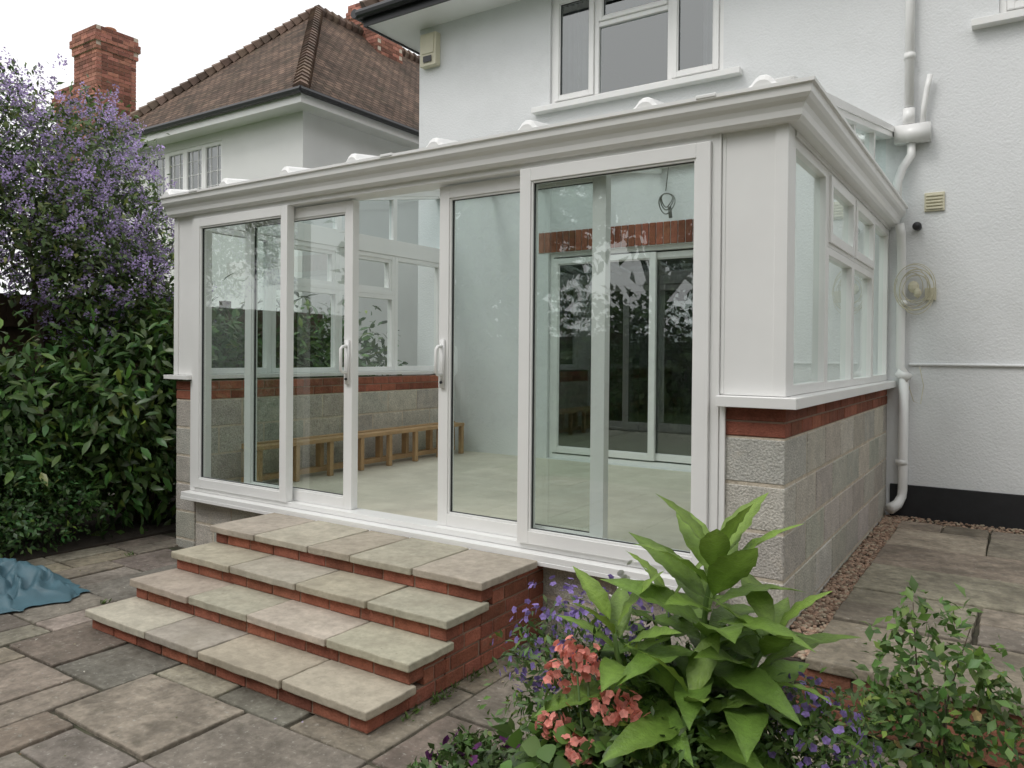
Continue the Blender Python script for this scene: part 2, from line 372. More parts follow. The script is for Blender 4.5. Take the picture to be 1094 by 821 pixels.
def room(mb, a, b, c, d, y0, y1):
    mb.quad((a, y1, c), (b, y1, c), (b, y1, d), (a, y1, d)); mb.quad((a, y0, c), (a, y1, c), (a, y1, d), (a, y0, d))
    mb.quad((b, y0, c), (b, y1, c), (b, y1, d), (b, y0, d)); mb.quad((a, y0, c), (b, y0, c), (b, y1, c), (a, y1, c)); mb.quad((a, y0, d), (b, y0, d), (b, y1, d), (a, y1, d))

def hip_roof(name, x0, x1, y0, y1, z, rise, ridge_axis, m):
    w, dd = x1 - x0, y1 - y0
    if ridge_axis == 'y': h = w / 2; r0 = (x0 + h, y0 + h, z + rise); r1 = (x0 + h, y1 - h, z + rise)
    else: h = dd / 2; r0 = (x0 + h, y0 + h, z + rise); r1 = (x1 - h, y0 + h, z + rise)
    A, B, C, Dd = (x0, y0, z), (x1, y0, z), (x1, y1, z), (x0, y1, z)
    if ridge_axis == 'y': faces = [(A, B, r0), (B, C, r1, r0), (C, Dd, r1), (Dd, A, r0, r1)]; al = ['x', 'y', 'x', 'y']
    else: faces = [(A, B, r1, r0), (B, C, r1), (C, Dd, r0, r1), (Dd, A, r0)]; al = ['x', 'y', 'x', 'y']
    me = bpy.data.meshes.new(name); vv = []; ff = []; uv = []
    for f, a in zip(faces, al):
        o = len(vv); vv += list(f); ff.append(tuple(range(o, o + len(f))))
        for p in f:
            t = (p[2] - z) * math.hypot(h, rise) / rise
            uv.append((p[0] if a == 'x' else p[1], t))
    me.from_pydata(vv, [], ff); u = me.uv_layers.new(name='UVMap')
    for i, c in enumerate(uv): u.data[i].uv = c
    me.materials.append(m); o = bpy.data.objects.new(name, me); scene.collection.objects.link(o)
    hb = MB()
    for p, q in ((A, r0), (B, r0 if ridge_axis == 'y' else r1), (C, r1), (Dd, r1 if ridge_axis == 'y' else r0), (r0, r1)):
        p = Vector(p); q = Vector(q); nn = int((q - p).length / 0.17)
        for i in range(nn):
            a = p.lerp(q, i / nn); b = p.lerp(q, (i + 1.12) / nn)
            hb.tube([a + Zup * .02, b + Zup * 0.05], [0.13, 0.07], 6, cj((0.155, 0.108, 0.082), 0.4))
    return [o, hb.obj(name + '_hip_tiles', mat(name + '_hip', (1, 1, 1), 0.9, 0.2, 8, attr=True))]

HX0, HX1, HY1 = -5.12, 8.0, 11.0
W1 = (-3.30, -1.42, 4.22, 5.40); W2 = (0.75, 2.4, 4.22, 5.40); PD = (-3.30, -0.95, ZF, 2.66)
hw = MB(); wall_y(hw, HX0, HX1, 0, 5.6, [W1, W2, PD], D)
hw.quad((HX0, D, 0), (HX0, HY1, 0), (HX0, HY1, 5.6), (HX0, D, 5.6)); hw.quad((HX1, D, 0), (HX1, HY1, 0), (HX1, HY1, 5.6), (HX1, D, 5.6)); hw.quad((HX0, HY1, 0), (HX1, HY1, 0), (HX1, HY1, 5.6), (HX0, HY1, 5.6))
H = [hw.obj('rendered_walls', M_render)]
hr = MB()
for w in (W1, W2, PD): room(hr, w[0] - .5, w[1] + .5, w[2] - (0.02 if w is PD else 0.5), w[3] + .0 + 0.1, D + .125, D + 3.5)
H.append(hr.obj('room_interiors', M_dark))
cu = MB()
for w in (W1, W2):
    for a, b in ((w[0] - .1, w[0] + .3), (w[1] - .3, w[1] + .1)):
        nn = 24
        for i in range(nn):
            xa = a + (b - a) * i / nn; xb = a + (b - a) * (i + 1) / nn
            cu.quad((xa, D + .3 + .03 * math.sin(i * 1.7), w[2]), (xb, D + .3 + .03 * math.sin((i + 1) * 1.7), w[2]), (xb, D + .3 + .03 * math.sin((i + 1) * 1.7), w[3]), (xa, D + .3 + .03 * math.sin(i * 1.7), w[3]))
H.append(cu.obj('curtains', M_curtain))
fr = MB(); gl = MB(); gk_ = MB()
def casement(w, splits):
    x0, x1, z0, z1 = w; ya, yb = D + .03, D + .10
    fx(x0, x1, z0, z1, 0.05, ya, yb, g=False)
    xs = [x0 + .05] + splits + [x1 - .05]
    for i, (a, b) in enumerate(zip(xs[:-1], xs[1:])):
        if i: fr.box(a - .025, a + .025, ya, yb, z0 + .05, z1 - .05); a += .026
        if i < len(xs) - 2: b -= .026
        if i % 2 == 1:
            zz = z1 - .42
            fr.box(a, b, ya, yb, zz - .025, zz + .025)
            fx(a + .001, b - .001, zz + .026, z1 - .051, .04, ya - .02, yb - .02)
            gl.quad((a, ya + .03, z0 + .05), (b, ya + .03, z0 + .05), (b, ya + .03, zz - .025), (a, ya + .03, zz - .025))
        else: fx(a + .001, b - .001, z0 + .051, z1 - .051, .05, ya - .02, yb - .02)
casement(W1, [-2.76, -1.96]); casement(W2, [1.25, 1.9])
for w in (W1, W2): fr.box(w[0] - .18, w[1] + .18, D - .09, D + .03, w[2] - .06, w[2] - .002)
x0, x1, z0, z1 = PD
fx(x0, x1, z0, z1, .045, D + .04, D + .11, g=False); xm = (x0 + x1) / 2
fx(x0 + .046, xm + .04, z0 + .061, z1 - .061, .06, D + .03, D + .07); fx(xm - .04, x1 - .046, z0 + .061, z1 - .061, .06, D + .072, D + .105)
H += [fr.obj('window_frames', M_upvc, .004), gl.obj('window_glass', M_winglass), gk_.obj('window_gaskets', M_blackp)]
ln = MB(); x = PD[0] - .12
while x < PD[1] + .1:
    ln.box(x + .004, x + .071, D - .012, D + .01, 2.665, 2.88, cj(BRK, .3)); x += .075
H.append(ln.obj('brick_lintel', M_brick, .003))
ev = MB(); o = .45
ev.box(HX0 - o, HX1 + o, D - o, D + .3, 5.45, 5.47); ev.box(HX0 - o, HX0 + .3, D + .3, HY1 + o, 5.45, 5.47)
H.append(ev.obj('soffit', M_upvc))
ev = MB(); ev.box(HX0 - o - .02, HX1 + o, D - o - .02, D - o, 5.43, 5.62); ev.box(HX0 - o - .02, HX0 - o, D - o, HY1 + o, 5.43, 5.62)
ev.tube([(HX0 - o - .05, D - o - .075, 5.56), (HX1 + o, D - o - .075, 5.56)], .055, 10); ev.tube([(HX0 - o - .075, D - o - .12, 5.56), (HX0 - o - .075, HY1, 5.56)], .055, 10)
H.append(ev.obj('black_fascia_and_gutter', M_blackp, smooth=False))
H += hip_roof('tiled_roof', HX0 - o, HX1 + o, D - o, HY1 + o, 5.6, 3.6, 'x', M_tile)
pl = MB(); pl.box(0.03, HX1, D - .018, D + .01, .0, .53); H.append(pl.obj('bitumen_plinth', M_black, .004))
lg = MB(); lg.tube([(.16, D - .012, 1.52), (HX1, D - .012, 1.52)], .012, 8); H.append(lg.obj('render_bead', M_render))
group('white_house', H, (1.4, 7, 0))

# neighbour
NX0, NX1, NY0, NY1 = -13.0, -7.85, 3.95, 15.5
NW = (-11.8, -9.75, 4.05, 4.97)
nw = MB(); wall_y(nw, NX0, NX1, 0, 5.2, [NW], NY0)
nw.quad((NX1, NY0, 0), (NX1, NY1, 0), (NX1, NY1, 5.2), (NX1, NY0, 5.2)); nw.quad((NX0, NY0, 0), (NX0, NY1, 0), (NX0, NY1, 5.2), (NX0, NY0, 5.2)); nw.quad((NX0, NY1, 0), (NX1, NY1, 0), (NX1, NY1, 5.2), (NX0, NY1, 5.2))
N = [nw.obj('rendered_walls', M_render2)]
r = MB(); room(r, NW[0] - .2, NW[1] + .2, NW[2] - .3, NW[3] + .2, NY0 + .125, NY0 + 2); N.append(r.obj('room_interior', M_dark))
fr = MB(); gl = MB(); gk_ = MB(); nn = 4; wd = (NW[1] - NW[0]) / nn
for i in range(nn):
    fx(NW[0] + i * wd + .002, NW[0] + (i + 1) * wd - .002, NW[2], NW[3], .05, NY0 + .02, NY0 + .08)
    for j in (1, 2): xx = NW[0] + i * wd + wd * j / 3; fr.box(xx - .005, xx + .005, NY0 + .04, NY0 + .06, NW[2] + .05, NW[3] - .05)
    for j in (1, 2, 3): zz = NW[2] + (NW[3] - NW[2]) * j / 4; fr.box(NW[0] + i * wd + .05, NW[0] + (i + 1) * wd - .05, NY0 + .042, NY0 + .058, zz - .004, zz + .004)
fr.box(NW[0] - .1, NW[1] + .1, NY0 - .08, NY0 + .02, NW[2] - .06, NW[2] - .002)
N += [fr.obj('leaded_window_frame', M_upvc), gl.obj('leaded_window_glass', M_winglass)]
o = .32; ev = MB(); E = 5.11
ev.box(NX0 - o, NX1 + o, NY0 - o, NY1 + o, E, E + .02)
ev.box(NX0 - o - .02, NX1 + o + .02, NY0 - o - .02, NY0 - o, E - .02, E + .14); ev.box(NX1 + o, NX1 + o + .02, NY0 - o, NY1 + o, E - .02, E + .14)
N.append(ev.obj('soffit_and_fascia', M_upvc))
ev = MB(); ev.tube([(NX0 - o - .05, NY0 - o - .075, E + .13), (NX1 + o + .1, NY0 - o - .075, E + .13)], .05, 8); ev.tube([(NX1 + o + .075, NY0 - o - .1, E + .13), (NX1 + o + .075, NY1, E + .13)], .05, 8)
N.append(ev.obj('black_gutter', M_blackp))
N += hip_roof('neighbour_tiled_roof', NX0 - o, NX1 + o, NY0 - o, NY1 + o, E + .14, 2.88, 'y', M_tile)
def chimney(x0, x1, y0, y1, z0, z1, nm):
    b = MB(); m = MB(); z = z0; i = 0
    while z < z1:
        e = 0.0
        if z > z1 - .45: e = .03 + (.03 if z > z1 - .30 else 0) - (.03 if z > z1 - .15 else 0)
        X0, X1, Y0, Y1 = x0 - e, x1 + e, y0 - e, y1 + e; a = X0 - .11 * (i % 2)
        while a < X1:
            s0, s1 = max(a, X0), min(a + .225, X1)
            if s1 - s0 > .03:
                for ya, yb in ((Y0, Y0 + .1), (Y1 - .1, Y1)): b.box(s0 + .005, s1 - .005, ya, yb, z + .005, z + .07, cj((.32, .145, .105), .5))
            a += .225
        a = Y0 + .1 - .11 * (i % 2)
        while a < Y1 - .1:
            s0, s1 = max(a, Y0 + .1), min(a + .225, Y1 - .1)
            if s1 - s0 > .03:
                for xa, xb in ((X0, X0 + .1), (X1 - .1, X1)): b.box(xa, xb, s0 + .005, s1 - .005, z + .005, z + .07, cj((.32, .145, .105), .5))
            a += .225
        m.box(X0 + .012, X1 - .012, Y0 + .012, Y1 - .012, z, z + .075); z += .075; i += 1
    return [b.obj(nm, M_brick), m.obj(nm + '_mortar', M_mortar)]
N += chimney(-14.85, -14.0, 4.2, 5.0, 4.5, 7.85, 'left_chimney_stack') + chimney(-15.65, -14.88, 4.25, 4.95, 4.5, 6.85, 'left_chimney_shoulder')
N += chimney(-10.75, -9.95, 7.7, 8.45, 7.2, 8.75, 'ridge_chimney')
b = MB(); b.box(-15.7, -14.0, 4.15, 5.05, 0, 4.5); b.box(-14.0, -13.0, 4.3, 5.0, 0, 5.0); N.append(b.obj('chimney_breast', M_brick))
p = MB()
for (x, y, z) in ((-14.6, 4.6, 7.85), (-14.25, 4.6, 7.85)): p.lathe((x, y, z - .02), [(.0, 0), (.12, 0), (.10, .12), (.12, .14), (.11, .16), (.0, .16)], 14)
for (x, y, z) in ((-10.5, 8.1, 8.75), (-10.2, 8.1, 8.75)): p.lathe((x, y, z - .02), [(.0, 0), (.12, 0), (.10, .14), (.12, .16), (.0, .17)], 14)
N.append(p.obj('chimney_pots', M_terra, smooth=True))
group('white_house.001', N, (-10.4, 9, 0))

# ------------------------------------------------------------------ wall items
PY = D - .06
dp = MB()
dp.tube([(.14, PY, 5.5), (.14, PY, 3.62)], .036, 14); dp.tube([(.14, PY, 3.60), (.14, PY, 3.48)], .045, 14)
dp.box(.04, .30, PY - .06, PY + .055, 3.32, 3.46)
dp.tube([(.24, PY, 3.46), (.25, PY, 3.62), (.27, PY, 3.75), (.29, PY, 3.85)], .022, 10)
dp.tube([(.16, PY, 3.32), (.16, PY, 3.22), (.10, PY - .02, 3.12), (.07, PY - .05, 3.0), (.07, PY - .07, 2.82)], .034, 14)
for z in (4.0, 4.9): dp.tube([(.14, PY, z), (.14, PY, z + .05)], .043, 14)
dp.tube([(.09, PY - .07, 2.66), (.10, PY - .05, 2.58), (.10, PY, 2.45), (.10, PY, 1.50), (.13, PY, 1.44), (.13, PY, 1.40)], .034, 14)
dp.tube([(.08, PY, 1.46), (.17, PY, 1.40)], .042, 14)
dp.tube([(.13, PY, 1.42), (.13, PY, .50), (.125, PY, .44), (.10, PY - .05, .38), (.05, PY - .12, .345)], [.036, .036, .036, .04, .044], 14)
for z in (.7, 2.0): dp.tube([(.12, PY, z), (.12, PY, z + .04)], .045, 14)
group('drainpipe', [dp.obj('downpipes_and_hopper', M_upvc, smooth=True)], (.12, PY, 1))
vt = MB(); vt.box(.255, .40, D - .02, D + .005, 2.76, 2.91)
for i in range(5): vt.box(.268, .387, D - .032, D - .019, 2.775 + i * .026, 2.79 + i * .026)
group('wall_vent', [vt.obj('louvred_cover', M_alarm, .003)], (.33, D, 2.83))
al = MB(); al.box(-5.04, -4.80, D - .09, D - .002, 4.96, 5.34); al.box(-5.01, -4.83, D - .10, D - .089, 5.10, 5.31)
a2 = MB(); a2.box(-4.98, -4.86, D - .105, D - .099, 5.0, 5.07)
group('alarm_box', [al.obj('casing', M_alarm, .015, seg=3), a2.obj('strobe', M_blackp)], (-4.9, D, 5.1))
sc = MB(); sc.tube([(.21, D, 2.64), (.21, D - .05, 2.64)], .03, 12); sc.ball((.21, D - .07, 2.64), .035, n=12, m=8)
group('security_sensor', [sc.obj('sensor_body', M_blackp, smooth=True)], (.21, D, 2.64))
cb = MB(); rnd = random.Random(3)
for i in range(9):
    r0 = .10 + .07 * rnd.random(); cx = .20 + rnd.uniform(-.025, .025); cz = 2.13 + rnd.uniform(-.03, .03); ph = rnd.random() * 6; yy = D - .05 - i * .010; e1 = rnd.uniform(.7, 1)
    cb.tube([(cx + r0 * e1 * math.cos(t), yy + .02 * math.sin(t * 2 + ph), cz + r0 * 1.1 * math.sin(t)) for t in np.linspace(0, 2 * math.pi, 28)[:-1]], .003, 6, closed=True)
cb.tube([(.12, D - .05, 2.05), (.10, D - .05, 1.8), (.12, D - .05, 1.5), (.2, D - .05, 1.22), (.25, D - .04, 1.2), (.27, D - .04, 1.35), (.24, D - .04, 1.5)], .003, 6)
cc = MB(); cc.box(.27, .35, D - .04, D - .002, 2.04, 2.14); cc.ball((.19, D - .06, 2.15), (.045, .03, .05)); cc.ball((.22, D - .07, 2.10), (.03, .03, .04))
group('coiled_cable', [cb.obj('cable_loops', M_cable, smooth=True), cc.obj('socket_box', M_alarm, .004)], (.2, D, 2.1))

# ------------------------------------------------------------------ steps
sl = MB(); sb = MB(); sm = MB()
SX0, SX1 = -3.44, -1.31; fy_ = [-1.40, -1.14, -0.88, -0.60, 0.0]; rise = .11
for i in range(4):
    zt = rise * (i + 1) + .002; y0 = fy_[i]; y1 = fy_[i + 1] + .03 if i < 3 else -.11
    nsl = 4 if i < 3 else 5
    xs = [SX0 - .03 + (SX1 - SX0 + .06) * k / nsl + (random.uniform(-.06, .06) if 0 < k < nsl else 0) for k in range(nsl + 1)]
    for a, b in zip(xs[:-1], xs[1:]):
        sl.slab(a + .004, b - .004, y0 - .03, y1, zt - .04, zt, cj((.45, .40, .325), .14, .04))
    course(sb, sm, 'x', SX0, SX1, y0, y0 + .10, zt - .112, zt - .041, .225, .11 * (i % 2), BRK, v=.3)
    ya, yb = y0 + .10, (fy_[i + 1] if i < 3 else -.002)
    top = zt - .041
    for (xa, xb) in ((SX1 - .1, SX1), (SX0, SX0 + .1)):
        z = 0; r = 0
        while z < top - .01:
            z2 = min(z + .0735, top)
            if z2 - z > .02:
                s = y0 if z2 < zt - .112 + .02 else ya
                course(sb, sm, 'y', s + .001, (yb if i < 3 else -.002), xa, xb, z, z2, .225, .11 * (r % 2) + .04 * i, BRK, v=.3)
            z = z2; r += 1
sm.box(SX0 + .05, SX1 - .05, -.55, .0, 0, .38)
group('brick_steps', [sl.obj('stone_treads', M_sand, .006, seg=2), sb.obj('brick_risers', M_brick, .003), sm.obj('mortar', M_bmortar)], (-2.4, -.7, 0))

# ------------------------------------------------------------------ ground, patio, path
g = MB(); g.quad((-300, -300, -.05), (300, -300, -.05), (300, 300, -.05), (-300, 300, -.05)); g.obj('ground', M_lawn)
def slabs(mb, x0, x1, y0, y1, z, cell, sizes, base, skip=lambda x, y: False, jit=.006, v=.25, thick=.05):
    nx, ny = int(round((x1 - x0) / cell)), int(round((y1 - y0) / cell)); used = np.zeros((nx, ny), bool)
    for j in range(ny):
        for i in range(nx):
            if used[i, j]: continue
            if skip(x0 + (i + .5) * cell, y0 + (j + .5) * cell): used[i, j] = True; continue
            opts = sizes[:]; random.shuffle(opts)
            for w, h in opts + [(1, 1)]:
                if i + w <= nx and j + h <= ny and not used[i:i + w, j:j + h].any() and not any(skip(x0 + (i + a + .5) * cell, y0 + (j + b + .5) * cell) for a in range(w) for b in range(h)):
                    used[i:i + w, j:j + h] = True; gp = random.uniform(.005, .012); zz = z + random.uniform(-.006, .005)
                    bb = random.choice(base)
                    mb.slab(x0 + i * cell + gp, x0 + (i + w) * cell - gp, y0 + j * cell + gp, y0 + (j + h) * cell - gp, zz - thick, zz, cj(bb, v, .04), jit=jit); break
BS = [(.25, .212, .17), (.28, .245, .20), (.205, .178, .148), (.30, .25, .192), (.235, .21, .18)]
ps = MB()
slabs(ps, -5.25, 4.59, -4.9, 0.14, 0, .24, [(3, 2), (2, 2), (2, 2), (2, 3), (2, 1), (1, 2), (3, 2)], BS, skip=lambda x, y: (y > 0 and x > XL) or (y > -.3 and x > 0.1))
pj = MB(); pj.box(-5.3, 4.7, -4.95, 3.2, -.045, -.014)
group('patio', [ps.obj('paving_slabs', M_slab, .007, seg=2), pj.obj('joint_fill', M_joint)], (0, -2, 0))
pp = MB()
slabs(pp, .15, 3.15, -.30, 3.0, .30, .3, [(2, 2), (3, 2), (2, 1), (1, 1), (2, 1)], [(.27, .235, .185), (.22, .19, .15), (.30, .26, .20)])
pr = MB(); pm = MB()
for i in range(3): course(pr, pm, 'x', .12, 3.12, -.27, -.17, .02 + .075 * i, .095 + .075 * i, .225, .11 * (i % 2), cj((.20, .09, .06)), v=.25)
pm.box(.15, 3.12, -.18, 3.1, -.01, .272)
group('raised_path', [pp.obj('path_slabs', M_slab, .007, seg=2), pr.obj('brick_edge', M_brick, .003), pm.obj('path_core', M_joint)], (1.5, 1.4, .3))
pb = MB(); gb = MB(); gb.box(.001, .16, -.26, 3.33, 0, .262); gb.box(.16, 3.1, 3.0, 3.33, 0, .262)
rnd = random.Random(5)
for i in range(3600):
    if i < 2400: x, y = rnd.uniform(.01, .16), rnd.uniform(-.25, 3.3)
    else: x, y = rnd.uniform(.16, 2.4), rnd.uniform(3.0, 3.31)
    r = rnd.uniform(.007, .016); c = rnd.choice([(.34, .24, .17), (.25, .16, .11), (.4, .33, .24), (.2, .14, .10), (.42, .28, .2)])
    pb.ball((x, y, .265 + rnd.uniform(0, .008)), (r, r * rnd.uniform(.7, 1.3), r * .7), c, n=6, m=4)
group('gravel', [pb.obj('pebbles', M_peb, smooth=True), gb.obj('gravel_bed', M_soil)], (.1, 1.5, .27))
bd = MB(); bd.box(-7.4, -5.26, -6, 6, -.04, .01); bd.obj('flower_bed_soil', M_soil)

# ------------------------------------------------------------------ foliage engine
def unit(a): return a / np.maximum(np.linalg.norm(a, axis=1, keepdims=True), 1e-6)
def leaf_obj(name, m, P, Dr, Nn, L, W, C, segs=2, curve=0.15, fold=0.25, shape=0.85, rib=1.0, smooth=True, wavy=0.0):
    n = len(P); Dr = unit(Dr); S = unit(np.cross(Dr, Nn)); Nn = np.cross(S, Dr)
    L = np.asarray(L).reshape(-1, 1) * np.ones((n, 1)); W = np.asarray(W).reshape(-1, 1) * np.ones((n, 1))
    curve = np.asarray(curve).reshape(-1, 1) * np.ones((n, 1))
    V = np.zeros((n, segs + 1, 3, 3)); CC = np.ones((n, segs + 1, 3, 4)); CC[..., :3] = C[:, None, None, :]
    CC[:, :, 1, :3] *= rib
    for k in range(segs + 1):
        t = k / segs
        mid = P + Dr * L * t * (1 - .25 * curve * t) - Nn * (curve * L * t * t)
        w = W * .5 * max(math.sin(math.pi * t ** shape), 0.03 if k < segs else 0.01)
        wv = wavy * w * math.sin(k * 2.1)
        V[:, k, 0] = mid - S * w + Nn * (w * fold + wv); V[:, k, 1] = mid; V[:, k, 2] = mid + S * w + Nn * (w * fold - wv)
    nv = (segs + 1) * 3; base = (np.arange(n) * nv)[:, None]
    q = []
    for k in range(segs):
        for s in (0, 1): a = k * 3 + s; q.append([a, a + 1, a + 4, a + 3])
    F = (base[:, :, None] + np.array(q)[None]).reshape(-1, 4)
    me = bpy.data.meshes.new(name); me.vertices.add(n * nv); me.vertices.foreach_set('co', V.astype(np.float32).ravel())
    me.loops.add(F.size); me.loops.foreach_set('vertex_index', F.ravel().astype(np.int32))
    me.polygons.add(len(F)); me.polygons.foreach_set('loop_start', (np.arange(len(F)) * 4).astype(np.int32)); me.polygons.foreach_set('loop_total', np.full(len(F), 4, np.int32))
    me.update(calc_edges=True)
    if smooth: me.polygons.foreach_set('use_smooth', np.ones(len(F), bool))
    ca = me.color_attributes.new('Col', 'FLOAT_COLOR', 'POINT'); ca.data.foreach_set('color', CC.astype(np.float32).ravel())
    me.materials.append(m); o = bpy.data.objects.new(name, me); scene.collection.objects.link(o); return o
def cloud(rng, blobs, nclump, per, cr, inner=.3, zmin=.02):
    B = np.array(blobs); w = (B[:, 3] * B[:, 4] + B[:, 4] * B[:, 5] + B[:, 3] * B[:, 5]); w /= w.sum()
    bi = rng.choice(len(B), nclump, p=w); v = unit(rng.normal(size=(nclump, 3)))
    rad = np.where(rng.random(nclump) < inner, rng.uniform(.45, .85, nclump), rng.uniform(.84, 1.16, nclump))
    cp = B[bi, :3] + B[bi, 3:6] * v * rad[:, None]
    keep = cp[:, 2] > zmin; cp = cp[keep]; v = v[keep]; rad = rad[keep]
    tint = rng.uniform(.6, 1.4, len(cp))
    P = np.repeat(cp, per, 0) + rng.normal(size=(len(cp) * per, 3)) * cr; V = np.repeat(v, per, 0); T = np.repeat(tint, per)
    k = P[:, 2] > zmin; return P[k], V[k], T[k]
def foliage(name, seed, blobs, nclump, per, cr, L, W, col, m=M_leaf, inner=.3, segs=2, droop=0.0, curve=.2, colvar=.12, zmin=.02, young=.0):
    rng = np.random.default_rng(seed); P, V, T = cloud(rng, blobs, nclump, per, cr, inner, zmin); n = len(P)
    Dr = unit(V * .6 + rng.normal(size=(n, 3)) * .65 + np.array([0, 0, -droop])); Nn = unit(V * .8 + np.array([0, 0, .7]) + rng.normal(size=(n, 3)) * .35)
    Ls = L * rng.uniform(.6, 1.25, n); C = np.array(col)[None] * (T * rng.uniform(.75, 1.25, n))[:, None]; C = C * rng.uniform(1 - colvar, 1 + colvar, (n, 3))
    if young:
        y = rng.random(n) < young; C[y] = C[y] * np.array([2.0, 1.6, 1.2])
    return leaf_obj(name, m, P, Dr, Nn, Ls, Ls * W / L, C, segs, curve)
def limbs(name, base, tips, r0, seed=1, bend=.15):
    mb = MB(); rnd = random.Random(seed)
    for tp in tips:
        a = Vector(base); b = Vector(tp); n = 7; off = Vector((rnd.uniform(-1, 1), rnd.uniform(-1, 1), 0)) * bend * (b - a).length
        pts = [a.lerp(b, i / n) + off * math.sin(math.pi * i / n) * .6 for i in range(n + 1)]
        mb.tube(pts, [r0 * (1 - .85 * i / n) for i in range(n + 1)], 7)
    return mb.obj(name, M_bark, smooth=True)

lb = [(-7.2, .0, 3.35, .6, .8, .8), (-6.75, .4, 2.80, .5, .6, .58), (-6.35, .35, 2.35, .42, .55, .48), (-7.0, -.9, 3.3, .6, .7, .8), (-6.5, -.4, 2.65, .5, .7, .55), (-7.6, .7, 3.6, .5, .6, .6), (-6.6, -1.6, 3.1, .6, .7, .8), (-6.15, .0, 2.2, .35, .5, .4), (-6.0, .55, 2.15, .3, .4, .4)]
o1 = foliage('leaves', 1, lb, 1150, 20, .10, .085, .034, (.10, .155, .05), inner=.35, young=.12)
rng = np.random.default_rng(4)
P, V, T = cloud(rng, [(b[0], b[1], b[2], b[3] * 1.10, b[4] * 1.10, b[5] * 1.10) for b in lb], 1050, 1, .04, inner=0)
npet = 42; n = len(P) * npet; ax = unit(V + np.array([0, 0, .3])); tt = rng.random(n); sz = np.repeat(rng.uniform(.6, 1.3, len(P)), npet)
ctr = np.repeat(P, npet, 0) + np.repeat(ax, npet, 0) * (tt * .15 * sz)[:, None]; rr = (.060 * (1 - tt * .6) * sz)[:, None]
dv = unit(rng.normal(size=(n, 3))); pos = ctr + dv * rr
C = np.array([.50, .39, .66])[None] * rng.uniform(.65, 1.35, (n, 1)) * np.repeat(rng.uniform(.7, 1.3, len(P)), npet)[:, None]
o2 = leaf_obj('flower_panicles', M_petal, pos, dv + rng.normal(size=(n, 3)) * .5, rng.normal(size=(n, 3)), .024, .021, C, 2, .2)
o3 = limbs('trunk_and_limbs', (-6.9, -.1, 0), [(b[0], b[1], b[2] + .2) for b in lb], .07, 2)
group('lilac_shrub', [o1, o2, o3], (-6.9, -.1, 0))
lau = [(-5.75, .1, 1.15, .5, .7, .7), (-5.7, .9, 1.2, .45, .75, .72), (-5.9, -.7, .95, .45, .55, .65), (-5.62, .3, .5, .4, .8, .5), (-5.8, 1.9, 1.3, .5, .8, .8), (-5.8, 2.7, 1.2, .5, .7, .8), (-5.5, .55, 1.55, .28, .38, .32), (-5.45, -.1, .95, .22, .3, .3), (-5.95, .3, 1.75, .3, .4, .28)]
group('laurel_shrub', [foliage('leaves', 6, lau, 1050, 13, .11, .135, .048, (.072, .14, .036), m=M_leafg, inner=.4, droop=.35, segs=3, young=.12, colvar=.2), limbs('stems', (-5.8, .3, 0), [(b[0], b[1], b[2]) for b in lau], .03, 3)], (-5.8, .3, 0))
fb = [(-5.75, -1.35, .65, .45, .55, .58), (-5.85, -2.2, .8, .6, .7, .7), (-5.5, -.8, .35, .3, .45, .35), (-6.0, -3.2, 1, .7, .8, .9), (-6.1, -1.1, 1.0, .5, .5, .42), (-5.45, -1.6, .4, .25, .3, .3)]
group('viburnum_shrub', [foliage('leaves', 8, fb, 1450, 20, .075, .055, .028, (.058, .125, .036), m=M_leafg, inner=.35, young=.08, colvar=.2), limbs('stems', (-5.8, -1.6, 0), [(b[0], b[1], b[2]) for b in fb], .03, 4)], (-5.8, -1.6, 0))
fe = MB(); y = -7.0
while y < 3.8:
    fe.box(-7.3 + .008 * (int(y * 9) % 2), -7.28 + .008 * (int(y * 9) % 2), y, y + .125, .05, 2.12 + random.uniform(-.004, .004)); y += .115
for y in np.arange(-7, 4, 1.83): fe.box(-7.28, -7.18, y, y + .1, 0, 2.2)
for z in (.4, 1.1, 1.8): fe.box(-7.268, -7.22, -7, 3.8, z, z + .07)
group('wooden_fence', [fe.obj('boards_and_posts', M_fence)], (-7.3, -2, 0))
fe = MB(); x = -16.0  # unseen board backing, added to close the hedge gap reflected in the panes
while x < 13:
    fe.box(x, x + .125, -11.62 + .008 * (int(x * 9) % 2), -11.6 + .008 * (int(x * 9) % 2), .0, 2.0 + random.uniform(-.004, .004)); x += .115
for x in np.arange(-16, 13, 1.83): fe.box(x, x + .1, -11.58, -11.48, 0, 2.1)
group('reflection_backing_fence', [fe.obj('boards_and_posts', M_fence)], (-1, -11.6, 0))

def tree(name, x, y, h, r, seed):
    rnd = random.Random(seed); bl = []
    for i in range(9): a = rnd.random() * 6.28; q = rnd.uniform(.2, .75) * r; bl.append((x + q * math.cos(a), y + q * math.sin(a), h * rnd.uniform(.34, .85), r * rnd.uniform(.38, .58), r * rnd.uniform(.38, .58), r * rnd.uniform(.35, .55)))
    a = foliage('crown', seed, bl, 480, 12, .27, .40, .24, (.075, .12, .035), m=M_leaffar)
    mb = MB(); mb.tube([(x, y, 0), (x + .1, y, h * .3), (x, y, h * .6)], [.22, .17, .1], 9); tr = mb.obj('trunk', M_bark, smooth=True)
    b = limbs('limbs', (x + .1, y, h * .3), [(q[0], q[1], q[2]) for q in bl], .09, seed); group(name, [a, tr, b], (x, y, 0))
for i, (x, y, h, r) in enumerate([(-11, -12, 8.5, 3.4), (-7, -15, 9.5, 3.6), (-2.5, -14.5, 9, 3.5), (2, -14, 9, 3.4), (6.5, -14, 9, 3.4), (11, -10, 8, 3), (10, -3.5, 7.5, 2.8), (9.6, 2.2, 7.0, 2.4)]):
    tree('garden_tree', x, y, h, r, 20 + i)
